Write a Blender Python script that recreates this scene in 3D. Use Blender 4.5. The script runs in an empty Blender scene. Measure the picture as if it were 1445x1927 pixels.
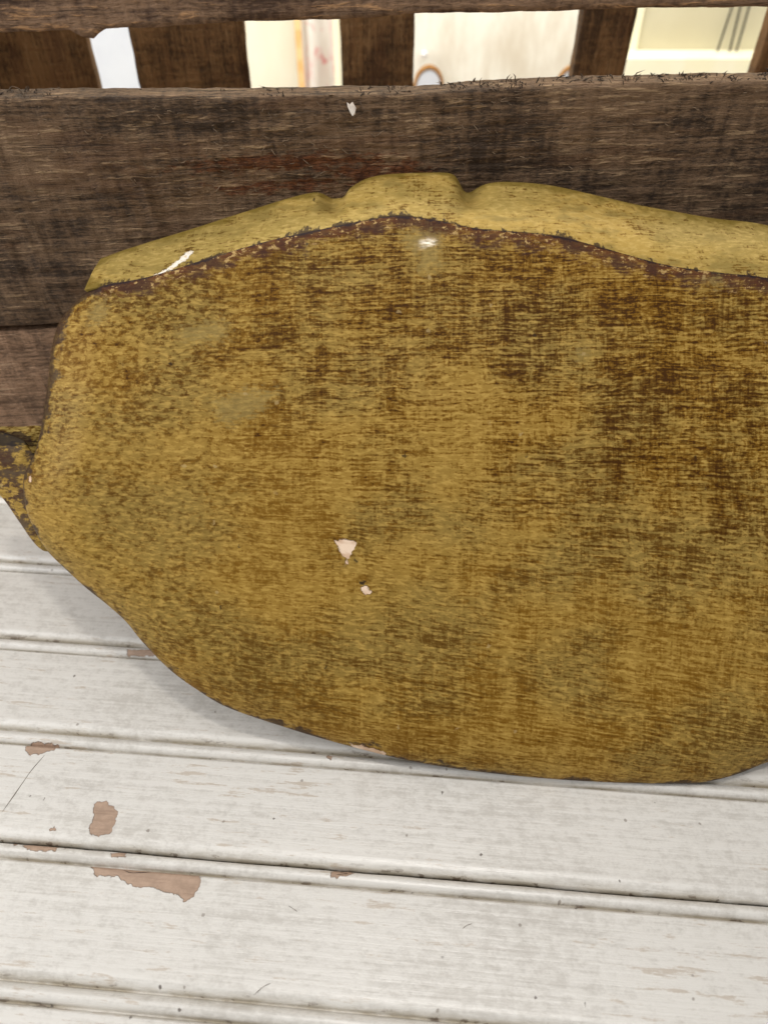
import bpy, math, random
import numpy as np
from mathutils import Matrix, Vector

# ------------------------------------------------------------------ camera, world, lamps, exposure
sc = bpy.context.scene
col = sc.collection
rad = math.radians

cam_d = bpy.data.cameras.new("camera")
cam_d.sensor_fit = 'VERTICAL'
cam_d.sensor_height = 36.0
cam_d.sensor_width = 27.0
cam_d.lens = 36.0 * 1447.0 / 1927.0
cam_d.clip_start = 0.02
cam_d.clip_end = 50.0
cam_d.dof.use_dof = True
cam_d.dof.focus_distance = 0.352
cam_d.dof.aperture_fstop = 7.5
cam = bpy.data.objects.new("camera", cam_d)
col.objects.link(cam)
cam.location = (0.0, 0.0, 0.35)
cam.rotation_euler = (rad(90 - 46), 0, 0)
sc.camera = cam
sc.cycles.use_denoising = True
sc.cycles.adaptive_threshold = 0.02
sc.cycles.max_bounces = 5
sc.cycles.diffuse_bounces = 3
sc.cycles.glossy_bounces = 2

world = bpy.data.worlds.new("World")
sc.world = world
world.use_nodes = True
bg = world.node_tree.nodes["Background"]
bg.inputs[0].default_value = (0.97, 0.97, 1.0, 1)
bg.inputs[1].default_value = 0.37


def lamp(name, loc, target, sx, sy, power, color):
    d = bpy.data.lights.new(name, 'AREA')
    d.shape = 'RECTANGLE'
    d.size = sx
    d.size_y = sy
    d.energy = power
    d.color = color
    o = bpy.data.objects.new(name, d)
    col.objects.link(o)
    o.location = loc
    o.rotation_euler = (Vector(target) - Vector(loc)).to_track_quat('-Z', 'Y').to_euler()
    return o


lamp("ceiling_lamp", (-0.15, -0.12, 1.55), (0, 0.25, 0), 1.7, 1.2, 7.2, (1.0, 0.97, 0.92))
lamp("bulb_lamp", (0.085, -0.05, 1.46), (0.02, 0.30, 0.2), 0.10, 0.05, 4.2, (1.0, 0.96, 0.90))
lamp("left_fill_lamp", (-1.15, 0.05, 0.75), (-0.05, 0.25, 0.05), 0.7, 0.7, 10.0, (0.97, 0.98, 1.0))  # added fill light, brightens the table wedge at the left
lamp("back_lamp", (0.05, 0.70, 0.62), (0.05, 0.955, 0.12), 1.0, 0.12, 6.0, (1.0, 0.97, 0.90))

vs = sc.view_settings
vs.view_transform = 'Standard'
vs.look = 'None'
vs.gamma = 1.0
vs.use_curve_mapping = False
vs.exposure = 0.0

# ------------------------------------------------------------------ helpers
rng = np.random.default_rng(7)


def lin(r, g, b):
    def f(c):
        c /= 255.0
        return c / 12.92 if c <= 0.04045 else ((c + 0.055) / 1.055) ** 2.4
    return (f(r), f(g), f(b), 1.0)


def smooth(a, b, x):
    t = np.clip((x - a) / (b - a), 0, 1)
    return t * t * (3 - 2 * t)


def vnoise(x, y, seed):
    xi = np.floor(x).astype(np.int64)
    yi = np.floor(y).astype(np.int64)
    fx = x - xi
    fy = y - yi
    fx = fx * fx * (3 - 2 * fx)
    fy = fy * fy * (3 - 2 * fy)

    def h(a, b):
        n = (a * 374761393 + b * 668265263 + seed * 974634777) & 0xFFFFFFFF
        n = ((n ^ (n >> 13)) * 1274126177) & 0xFFFFFFFF
        n = n ^ (n >> 16)
        return (n & 0xFFFF) / 65535.0
    return (h(xi, yi) * (1 - fx) + h(xi + 1, yi) * fx) * (1 - fy) + \
           (h(xi, yi + 1) * (1 - fx) + h(xi + 1, yi + 1) * fx) * fy


def fbm(x, y, seed, octaves=4, rough=0.5):
    r = 0
    a = 1.0
    tot = 0
    for i in range(octaves):
        r = r + a * (vnoise(x * 2 ** i + 31.7 * i, y * 2 ** i + 11.3 * i, seed + i) - 0.5)
        tot += a
        a *= rough
    return r / tot


def catmull(pts, closed=False, sub=12):
    P = np.array(pts, float)
    n = len(P)
    out = []
    rngi = range(n) if closed else range(n - 1)
    for i in rngi:
        if closed:
            p0, p1, p2, p3 = P[(i - 1) % n], P[i], P[(i + 1) % n], P[(i + 2) % n]
        else:
            p0, p1, p2, p3 = P[max(i - 1, 0)], P[i], P[i + 1], P[min(i + 2, n - 1)]
        for k in range(sub):
            t = k / sub
            out.append(0.5 * ((2 * p1) + (-p0 + p2) * t + (2 * p0 - 5 * p1 + 4 * p2 - p3) * t * t
                              + (-p0 + 3 * p1 - 3 * p2 + p3) * t ** 3))
    if not closed:
        out.append(P[-1])
    return np.array(out)


def resample(P, n, closed=False):
    Q = np.vstack([P, P[:1]]) if closed else P
    s = np.r_[0, np.cumsum(np.linalg.norm(np.diff(Q, axis=0), axis=1))]
    t = np.linspace(0, s[-1], n + 1)[:-1] if closed else np.linspace(0, s[-1], n)
    return np.stack([np.interp(t, s, Q[:, k]) for k in range(Q.shape[1])], 1)


def dist_poly(p, poly, closed=False):
    """distance of points p (n,k) to a polyline"""
    poly = np.array(poly, float)
    if closed:
        poly = np.vstack([poly, poly[:1]])
    best = np.full(len(p), 1e9)
    for a, b in zip(poly[:-1], poly[1:]):
        ab = b - a
        t = np.clip(((p - a) @ ab) / max(ab @ ab, 1e-12), 0, 1)
        best = np.minimum(best, np.linalg.norm(p - a - t[:, None] * ab, axis=1))
    return best


def sdf(p, poly):
    """signed distance, negative inside"""
    poly = np.array(poly, float)
    d = dist_poly(p, poly, True)
    inside = np.zeros(len(p), bool)
    j = len(poly) - 1
    for i in range(len(poly)):
        xi, yi = poly[i]
        xj, yj = poly[j]
        c = ((yi > p[:, 1]) != (yj > p[:, 1])) & (p[:, 0] < (xj - xi) * (p[:, 1] - yi) / (yj - yi + 1e-12) + xi)
        inside ^= c
        j = i
    return np.where(inside, -d, d)


def mesh_obj(name, verts, faces, mat, parent=None, attrs=None, smooth_shade=True, mat4=None):
    me = bpy.data.meshes.new(name)
    me.from_pydata([tuple(map(float, v)) for v in verts], [], [tuple(map(int, f)) for f in faces])
    me.update()
    if smooth_shade:
        me.polygons.foreach_set("use_smooth", [True] * len(me.polygons))
    for k, arr in (attrs or {}).items():
        a = me.attributes.new(k, 'FLOAT', 'POINT')
        a.data.foreach_set("value", np.asarray(arr, np.float32))
    me.materials.append(mat)
    o = bpy.data.objects.new(name, me)
    col.objects.link(o)
    if parent is not None:
        o.parent = parent
    if mat4 is not None:
        o.matrix_local = mat4
    return o


def grid_faces(nr, nc, wrap=False, off=0, flip=False):
    r = np.arange(nr - 1)[:, None]
    c = np.arange(nc if wrap else nc - 1)[None, :]
    a = r * nc + c
    b = r * nc + (c + 1) % nc
    q = np.stack([a, b, b + nc, a + nc], -1).reshape(-1, 4) + off
    return q[:, ::-1] if flip else q


def empty(name, loc=(0, 0, 0), rz=0.0):
    o = bpy.data.objects.new(name, None)
    o.empty_display_size = 0.05
    col.objects.link(o)
    o.location = loc
    o.rotation_euler = (0, 0, rz)
    return o


def tag(o, label, cat, group=None):
    o["label"] = label
    o["category"] = cat
    if group:
        o["group"] = group
    return o


def box(name, x0, x1, y0, y1, z0, z1, mat, parent=None, bev=0.0008):
    """box with small chamfers on every edge"""
    X, Y, Z = (x0, x1), (y0, y1), (z0, z1)
    b = min(bev, (x1 - x0) / 3, (y1 - y0) / 3, (z1 - z0) / 3)
    v = []
    idx = {}
    for i in (0, 1):
        for j in (0, 1):
            for k in (0, 1):
                s = (1 if i == 0 else -1, 1 if j == 0 else -1, 1 if k == 0 else -1)
                for ax in range(3):
                    p = [X[i], Y[j], Z[k]]
                    for m in range(3):
                        if m != ax:
                            p[m] += s[m] * b
                    idx[(i, j, k, ax)] = len(v)
                    v.append(p)
    f = []
    for i in (0, 1):
        f.append([idx[(i, 0, 0, 0)], idx[(i, 0, 1, 0)], idx[(i, 1, 1, 0)], idx[(i, 1, 0, 0)]])
        f.append([idx[(0, i, 0, 1)], idx[(1, i, 0, 1)], idx[(1, i, 1, 1)], idx[(0, i, 1, 1)]])
        f.append([idx[(0, 0, i, 2)], idx[(0, 1, i, 2)], idx[(1, 1, i, 2)], idx[(1, 0, i, 2)]])
    for j in (0, 1):
        for k in (0, 1):
            f.append([idx[(0, j, k, 1)], idx[(1, j, k, 1)], idx[(1, j, k, 2)], idx[(0, j, k, 2)]])
            f.append([idx[(j, 0, k, 0)], idx[(j, 1, k, 0)], idx[(j, 1, k, 2)], idx[(j, 0, k, 2)]])
            f.append([idx[(j, k, 0, 0)], idx[(j, k, 1, 0)], idx[(j, k, 1, 1)], idx[(j, k, 0, 1)]])
    for i in (0, 1):
        for j in (0, 1):
            for k in (0, 1):
                f.append([idx[(i, j, k, 0)], idx[(i, j, k, 1)], idx[(i, j, k, 2)]])
    o = mesh_obj(name, v, f, mat, parent, smooth_shade=False)
    import bmesh
    bm = bmesh.new()
    bm.from_mesh(o.data)
    bmesh.ops.recalc_face_normals(bm, faces=bm.faces)
    bm.to_mesh(o.data)
    bm.free()
    return o


# ------------------------------------------------------------------ node helper
class NT:
    def __init__(self, name, dim='2D'):
        self.dim = dim
        self.mat = bpy.data.materials.new(name)
        self.mat.use_nodes = True
        self.t = self.mat.node_tree
        self.n = self.t.nodes
        self.bsdf = self.n["Principled BSDF"]
        self.obj = self.n.new("ShaderNodeTexCoord").outputs["Object"]

    def link(self, a, b):
        if hasattr(a, "links"):
            self.t.links.new(a, b)
        else:
            b.default_value = a

    def scale(self, sx, sy, sz, vec=None, rot=(0, 0, 0), loc=(0, 0, 0)):
        m = self.n.new("ShaderNodeMapping")
        self.link(vec or self.obj, m.inputs[0])
        m.inputs["Scale"].default_value = (sx, sy, sz)
        m.inputs["Rotation"].default_value = rot
        m.inputs["Location"].default_value = loc
        return m.outputs[0]

    def noise(self, vec, scale=1.0, detail=4.0, rough=0.55, dist=0.0):
        x = self.n.new("ShaderNodeTexNoise")
        x.noise_dimensions = self.dim
        self.link(vec, x.inputs["Vector"])
        x.inputs["Scale"].default_value = scale
        x.inputs["Detail"].default_value = detail
        x.inputs["Roughness"].default_value = rough
        x.inputs["Distortion"].default_value = dist
        return x.outputs["Fac"]

    def voronoi(self, vec, scale=1.0, rnd=1.0):
        x = self.n.new("ShaderNodeTexVoronoi")
        x.voronoi_dimensions = self.dim
        self.link(vec, x.inputs["Vector"])
        x.inputs["Scale"].default_value = scale
        x.inputs["Randomness"].default_value = rnd
        return x.outputs["Distance"], x.outputs["Color"]

    def m(self, op, a, b=0.0, c=0.0, clamp=False):
        x = self.n.new("ShaderNodeMath")
        x.operation = op
        x.use_clamp = clamp
        self.link(a, x.inputs[0])
        self.link(b, x.inputs[1])
        if op in ('MULTIPLY_ADD',):
            self.link(c, x.inputs[2])
        return x.outputs[0]

    def ss(self, x, a, b, o0=0.0, o1=1.0):
        r = self.n.new("ShaderNodeMapRange")
        r.interpolation_type = 'SMOOTHSTEP'
        self.link(x, r.inputs[0])
        self.link(a, r.inputs[1])
        self.link(b, r.inputs[2])
        r.inputs[3].default_value = o0
        r.inputs[4].default_value = o1
        return r.outputs[0]

    def mix(self, f, a, b, mode='MIX'):
        x = self.n.new("ShaderNodeMix")
        x.data_type = 'RGBA'
        x.blend_type = mode
        self.link(f, x.inputs[0])
        self.link(a, x.inputs[6])
        self.link(b, x.inputs[7])
        return x.outputs[2]

    def attr(self, name):
        x = self.n.new("ShaderNodeAttribute")
        x.attribute_name = name
        return x.outputs["Fac"]

    def sum(self, *terms):
        """weighted sum of (noise - 0.5) * w"""
        acc = None
        for s, w in terms:
            y = self.m('MULTIPLY', self.m('SUBTRACT', s, 0.5), w)
            acc = y if acc is None else self.m('ADD', acc, y)
        return acc

    def bump(self, h, dist, strength=1.0, prev=None):
        b = self.n.new("ShaderNodeBump")
        b.inputs["Distance"].default_value = dist
        b.inputs["Strength"].default_value = strength
        self.link(h, b.inputs["Height"])
        if prev is not None:
            self.link(prev, b.inputs["Normal"])
        return b.outputs[0]

    def out(self, color, rough=0.5, normal=None, spec=0.4, coat=None, coat_rough=0.2):
        self.link(color, self.bsdf.inputs["Base Color"])
        self.link(rough, self.bsdf.inputs["Roughness"])
        self.link(spec, self.bsdf.inputs["Specular IOR Level"])
        if normal is not None:
            self.link(normal, self.bsdf.inputs["Normal"])
        if coat is not None:
            self.link(coat, self.bsdf.inputs["Coat Weight"])
            self.bsdf.inputs["Coat Roughness"].default_value = coat_rough
        return self.mat


# ------------------------------------------------------------------ materials
def mat_gold(name, kind):
    """brown wood with gold paint dry-brushed over it; kind: body / rim / tail"""
    g = NT(name)
    wv = g.n.new("ShaderNodeVectorMath")
    wv.operation = 'ADD'
    wn = g.n.new("ShaderNodeTexNoise")
    g.link(g.obj, wn.inputs["Vector"])
    wn.inputs["Scale"].default_value = 45.0
    wn.inputs["Detail"].default_value = 2.0
    sub = g.n.new("ShaderNodeVectorMath")
    sub.operation = 'MULTIPLY_ADD'
    g.link(wn.outputs["Color"], sub.inputs[0])
    sub.inputs[1].default_value = (0.006, 0.0035, 0)
    sub.inputs[2].default_value = (-0.003, -0.00175, 0)
    g.link(g.obj, wv.inputs[0])
    g.link(sub.outputs[0], wv.inputs[1])
    sp_ = g.n.new("ShaderNodeSeparateXYZ")
    g.link(wv.outputs[0], sp_.inputs[0])
    slope = g.ss(sp_.outputs[1], 0.02, 0.22, 0.15, -0.02)
    cb_ = g.n.new("ShaderNodeCombineXYZ")
    g.link(sp_.outputs[0], cb_.inputs[0])
    g.link(g.m('ADD', sp_.outputs[1], g.m('MULTIPLY', sp_.outputs[0], slope)), cb_.inputs[1])
    V = cb_.outputs[0]
    streak = g.noise(g.scale(26, 980, 80, V), 1, 3, 0.62)
    dash = g.noise(g.scale(175, 900, 200, V, loc=(2, 3, 1)), 1, 3, 0.68)
    grain = g.noise(g.scale(520, 820, 600, V, loc=(4, 1, 2)), 1, 3, 0.65)
    blotch = g.noise(g.scale(30, 62, 30, V), 1, 4, 0.66)
    clump = g.noise(g.scale(85, 210, 90, V, loc=(6, 2, 5)), 1, 3, 0.65)
    bands = g.noise(g.scale(95, 9, 30, V), 1, 3, 0.62)
    fineband = g.noise(g.scale(900, 45, 90, V), 1, 2, 0.6)
    s = g.sum((streak, 0.85), (dash, 0.80), (grain, 0.72), (blotch, 0.50), (clump, 0.48), (bands, 0.42), (fineband, 0.36))
    iso = g.noise(g.scale(300, 400, 300, V, loc=(5, 8, 0)), 1, 4, 0.68)
    patch = g.noise(g.scale(110, 120, 100, loc=(2, 6, 0)), 1, 3, 0.6)
    s2 = g.sum((iso, 1.35), (blotch, 0.5), (dash, 0.35), (patch, 1.9 if kind == 'tail' else 0.4))
    k = g.attr("mottle")
    s = g.m('ADD', s, g.m('MULTIPLY', k, g.m('SUBTRACT', s2, s)))
    s = g.m('MULTIPLY', s, g.attr("vigour"))
    s = g.m('ADD', s, g.attr("bias"))
    mask = g.ss(s, -0.30, 0.20)
    hard = g.ss(s, -0.07, 0.06)
    mask = g.m('ADD', g.m('MULTIPLY', mask, 0.52), g.m('MULTIPLY', hard, 0.48))
    tone = g.noise(g.scale(14, 22, 14, loc=(3, 1, 0)), 1, 2, 0.5)
    tone2 = g.noise(g.scale(240, 620, 200, V, loc=(7, 2, 0)), 1, 3, 0.6)
    gold = g.mix(g.ss(tone, 0.34, 0.66), lin(137, 112, 54), lin(154, 121, 53))
    gold = g.mix(g.ss(tone2, 0.4, 0.72), gold, g.mix(0.6, gold, lin(196, 161, 84)))
    brown = g.mix(g.ss(g.m('ADD', tone, g.m('MULTIPLY', g.m('SUBTRACT', tone2, 0.5), 0.8)), 0.35, 0.65), lin(86, 55, 4), lin(112, 75, 6))
    brown = g.mix(g.ss(s, -0.34, -0.14, 1.0, 0.0), brown, lin(66, 38, 3))
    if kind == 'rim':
        gold = g.mix(g.ss(tone, 0.36, 0.64), lin(166, 142, 78), lin(183, 152, 80))  # cleaner rim gold, with overhead light put into its colour
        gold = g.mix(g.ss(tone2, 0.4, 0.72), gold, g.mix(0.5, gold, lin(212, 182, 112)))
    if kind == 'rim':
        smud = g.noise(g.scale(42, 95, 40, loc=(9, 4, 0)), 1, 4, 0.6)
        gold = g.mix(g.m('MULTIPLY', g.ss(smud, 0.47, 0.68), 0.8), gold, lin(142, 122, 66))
    if kind == 'tail':
        brown = g.mix(g.ss(blotch, 0.4, 0.62), lin(88, 72, 54), lin(74, 50, 36))
    colr = g.mix(mask, brown, gold)
    # worn ridge: dark line and wine-brown stripe with pale flecks
    dr = g.attr("ridge")
    rn = g.noise(g.scale(420, 420, 420, loc=(1, 9, 0)), 1, 4, 0.65)
    rn2 = g.noise(g.scale(70, 120, 95, loc=(2, 4, 0)), 1, 3, 0.6)
    if kind == 'body':
        d2 = g.m('ADD', dr, g.m('ADD', g.m('MULTIPLY', g.m('SUBTRACT', rn, 0.5), 0.010),
                                g.m('ADD', g.m('MULTIPLY', g.m('SUBTRACT', rn2, 0.5), 0.020), g.m('MULTIPLY', g.m('SUBTRACT', dash, 0.5), 0.010))))
        wine = g.ss(d2, 0.0022, 0.0098, 0.88, 0.0)
        winec = g.mix(g.ss(rn2, 0.35, 0.65), lin(66, 40, 32), lin(98, 58, 34))
        fl = g.noise(g.scale(300, 460, 520, loc=(8, 3, 0)), 1, 4, 0.7)
        flm = g.ss(g.m('ADD', fl, g.m('MULTIPLY', g.m('SUBTRACT', rn2, 0.5), 0.5)), 0.57, 0.66)
        winec = g.mix(flm, winec, lin(190, 158, 104))
        colr = g.mix(wine, colr, winec)
        d3 = g.m('ADD', dr, g.m('ADD', g.m('MULTIPLY', g.m('SUBTRACT', rn, 0.5), 0.0036), g.m('MULTIPLY', g.m('SUBTRACT', rn2, 0.5), 0.004)))
        colr = g.mix(g.ss(d3, 0.0003, 0.0012, 0.9, 0.0), colr, lin(44, 34, 36))
        de = g.attr("edge")
        d4 = g.m('ADD', de, g.m('ADD', g.m('MULTIPLY', g.m('SUBTRACT', rn, 0.5), 0.006),
                                g.m('MULTIPLY', g.m('SUBTRACT', rn2, 0.5), 0.018)))
        colr = g.mix(g.ss(d4, 0.0002, 0.0032, 0.82, 0.0), colr, lin(52, 38, 34))
    else:
        teeth = g.noise(g.scale(430, 260, 300, loc=(2, 2, 0)), 1, 3, 0.65)
        d3 = g.m('ADD', dr, g.m('ADD', g.m('MULTIPLY', g.m('SUBTRACT', teeth, 0.5), 0.010),
                                g.m('MULTIPLY', g.m('SUBTRACT', rn2, 0.5), 0.012)))
        if kind == 'rim':
            colr = g.mix(g.ss(d3, -0.0003, 0.0016, 0.85, 0.0), colr, lin(50, 38, 36))
            de = g.attr("edge")
            d5 = g.m('ADD', de, g.m('ADD', g.m('MULTIPLY', g.m('SUBTRACT', rn, 0.5), 0.004), g.m('MULTIPLY', g.m('SUBTRACT', rn2, 0.5), 0.012)))
            colr = g.mix(g.ss(d5, 0.0, 0.0048, 0.8, 0.0), colr, lin(118, 98, 40))
        else:
            colr = g.mix(g.ss(g.m('ADD', dr, g.m('MULTIPLY', g.m('SUBTRACT', rn2, 0.5), 0.03)), 0.0, 0.0036, 0.92, 0.0),
                         colr, lin(40, 34, 32))
    # olive dabs of thicker paint
    dab = g.m('ADD', g.attr("dab"), g.m('ADD', g.m('MULTIPLY', g.m('SUBTRACT', rn, 0.5), 0.012), g.m('MULTIPLY', g.m('SUBTRACT', dash, 0.5), 0.014)))
    dabm = g.m('MULTIPLY', g.ss(dab, -0.003, 0.003, 1.0, 0.0), 0.7)
    dabc = g.mix(g.ss(tone2, 0.3, 0.7), lin(140, 120, 68), lin(158, 134, 76))
    colr = g.mix(dabm, colr, dabc)
    # chips down to bare pale wood, and one painted glint
    chip_glint = g.m('ADD', g.attr("chip_glint"), g.m('MULTIPLY', g.m('SUBTRACT', rn, 0.5), 0.0062 if kind == 'rim' else 0.0022))
    cm = g.ss(chip_glint, -0.0003, 0.0002, 1.0, 0.0)
    cc = g.mix(g.ss(rn, 0.3, 0.6), lin(226, 206, 172), lin(252, 246, 234)) if kind == 'rim' else g.mix(g.ss(rn2, 0.35, 0.6), lin(206, 172, 142), lin(238, 212, 186))
    colr = g.mix(cm, colr, cc)
    dk = g.m('ADD', g.attr("pit"), g.m('MULTIPLY', g.m('SUBTRACT', rn, 0.5), 0.002))
    colr = g.mix(g.ss(dk, -0.0004, 0.0004, 0.9, 0.0), colr, lin(40, 32, 26))
    # scattered pale and dark specks
    vd, vc = g.voronoi(g.scale(1, 1, 1, loc=(0.3, 0.1, 0)), 75)
    sepc = g.n.new("ShaderNodeSeparateColor")
    g.link(vc, sepc.inputs[0])
    sp = g.m('MULTIPLY', g.ss(g.m('ADD', vd, g.m('MULTIPLY', rn, 0.35)), 0.20, 0.25, 1.0, 0.0), g.ss(sepc.outputs[0], 0.94, 0.96))
    colr = g.mix(g.m('MULTIPLY', sp, 0.6), colr, lin(176, 150, 100))
    sp2 = g.m('MULTIPLY', g.ss(g.m('ADD', vd, g.m('MULTIPLY', rn, 0.35)), 0.19, 0.24, 1.0, 0.0), g.ss(sepc.outputs[1], 0.95, 0.97))
    colr = g.mix(g.m('MULTIPLY', sp2, 0.8), colr, lin(48, 34, 22))
    height = g.m('ADD', g.m('MULTIPLY', streak, 0.8), g.m('MULTIPLY', grain, 0.6))
    nrm = g.bump(height, 0.00012, 0.6)
    nrm = g.bump(g.m('MULTIPLY', cm, -1.0), 0.0007, 0.9, nrm)
    rough = g.m('ADD', g.m('MULTIPLY', mask, -0.06), g.m('ADD', 0.56, g.m('MULTIPLY', cm, 0.3)))
    gl = g.attr("gloss")
    return g.out(colr, rough, nrm, 0.10, coat=g.m('MULTIPLY', gl, g.ss(dash, 0.38, 0.58, 0.02, 0.16)), coat_rough=0.09)


def mat_crate(name, dark, mid, light, red=0.3, gloss=0.7, stretch=1.0, vertical=False):
    g = NT(name)
    inf = g.n.new("ShaderNodeObjectInfo")
    off = g.n.new("ShaderNodeVectorMath")
    off.operation = 'ADD'
    comb = g.n.new("ShaderNodeCombineXYZ")
    g.link(g.m('MULTIPLY', inf.outputs["Random"], 9.0), comb.inputs[0])
    g.link(g.m('MULTIPLY', inf.outputs["Random"], 5.0), comb.inputs[2])
    g.link(g.obj, off.inputs[0])
    g.link(comb.outputs[0], off.inputs[1])
    sx = g.n.new("ShaderNodeSeparateXYZ")
    g.link(off.outputs[0], sx.inputs[0])
    cx = g.n.new("ShaderNodeCombineXYZ")
    across = g.m('ADD', sx.outputs[0] if vertical else sx.outputs[2], g.m('MULTIPLY', sx.outputs[1], 0.8))
    g.link(sx.outputs[2] if vertical else sx.outputs[0], cx.inputs[0])
    g.link(across, cx.inputs[1])
    V = cx.outputs[0]
    streak = g.noise(g.scale(14, 420, 1, V), 1, 4, 0.7)
    grain = g.noise(g.scale(260, 900, 1, V), 1, 3, 0.7)
    saw = g.noise(g.scale(210, 34, 1, V, rot=(0, 0, rad(9))), 1, 3, 0.6)
    blotch = g.noise(g.scale(22, 40, 1, V), 1, 4, 0.6)
    big = g.noise(g.scale(7, 12, 1, V), 1, 2, 0.5)
    s = g.sum((streak, 0.85), (grain, 0.85), (saw, 0.5), (blotch, 0.8), (big, 0.6))
    c = g.mix(g.ss(s, -0.34, 0.22), dark, mid)
    redm = g.noise(g.scale(12, 75, 1, V, loc=(4, 2, 0)), 1, 4, 0.6)
    c = g.mix(g.m('MULTIPLY', g.ss(redm, 0.55, 0.66), red), c, lin(100, 66, 42))
    gouge = g.attr("gouge")
    gn = g.m('ADD', gouge, g.m('MULTIPLY', g.m('SUBTRACT', g.noise(g.scale(120, 300, 1, V), 1, 4, 0.65), 0.5), 0.011))
    gm = g.m('MULTIPLY', g.ss(gn, -0.001, 0.002, 1.0, 0.0), g.attr("has_gouge"))
    c = g.mix(gm, c, g.mix(g.ss(grain, 0.35, 0.65), lin(72, 42, 24), lin(112, 68, 38)))
    # raised pale fibres
    fib = g.noise(g.scale(48, 520, 1, V, rot=(0, 0, rad(-2)), loc=(2, 7, 1)), 1, 4, 0.72, 0.25)
    fm = g.ss(g.m('ADD', fib, g.m('MULTIPLY', g.m('SUBTRACT', blotch, 0.5), 0.35)), 0.575, 0.70)
    c = g.mix(g.m('MULTIPLY', fm, 0.7), c, light)
    cr = g.noise(g.scale(11, 520, 1, V, loc=(12, 7, 4)), 1, 4, 0.72)
    cm = g.ss(cr, 0.62, 0.70)
    c = g.mix(g.m('MULTIPLY', cm, 0.55), c, lin(38, 29, 22))
    h = g.m('ADD', g.m('MULTIPLY', streak, 0.5), g.m('ADD', g.m('MULTIPLY', grain, 0.55), g.m('MULTIPLY', saw, 0.6)))
    h = g.m('ADD', h, g.m('MULTIPLY', fib, 0.8))
    return g.out(c, gloss, g.bump(h, 0.0016, 0.9), 0.25)


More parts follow.
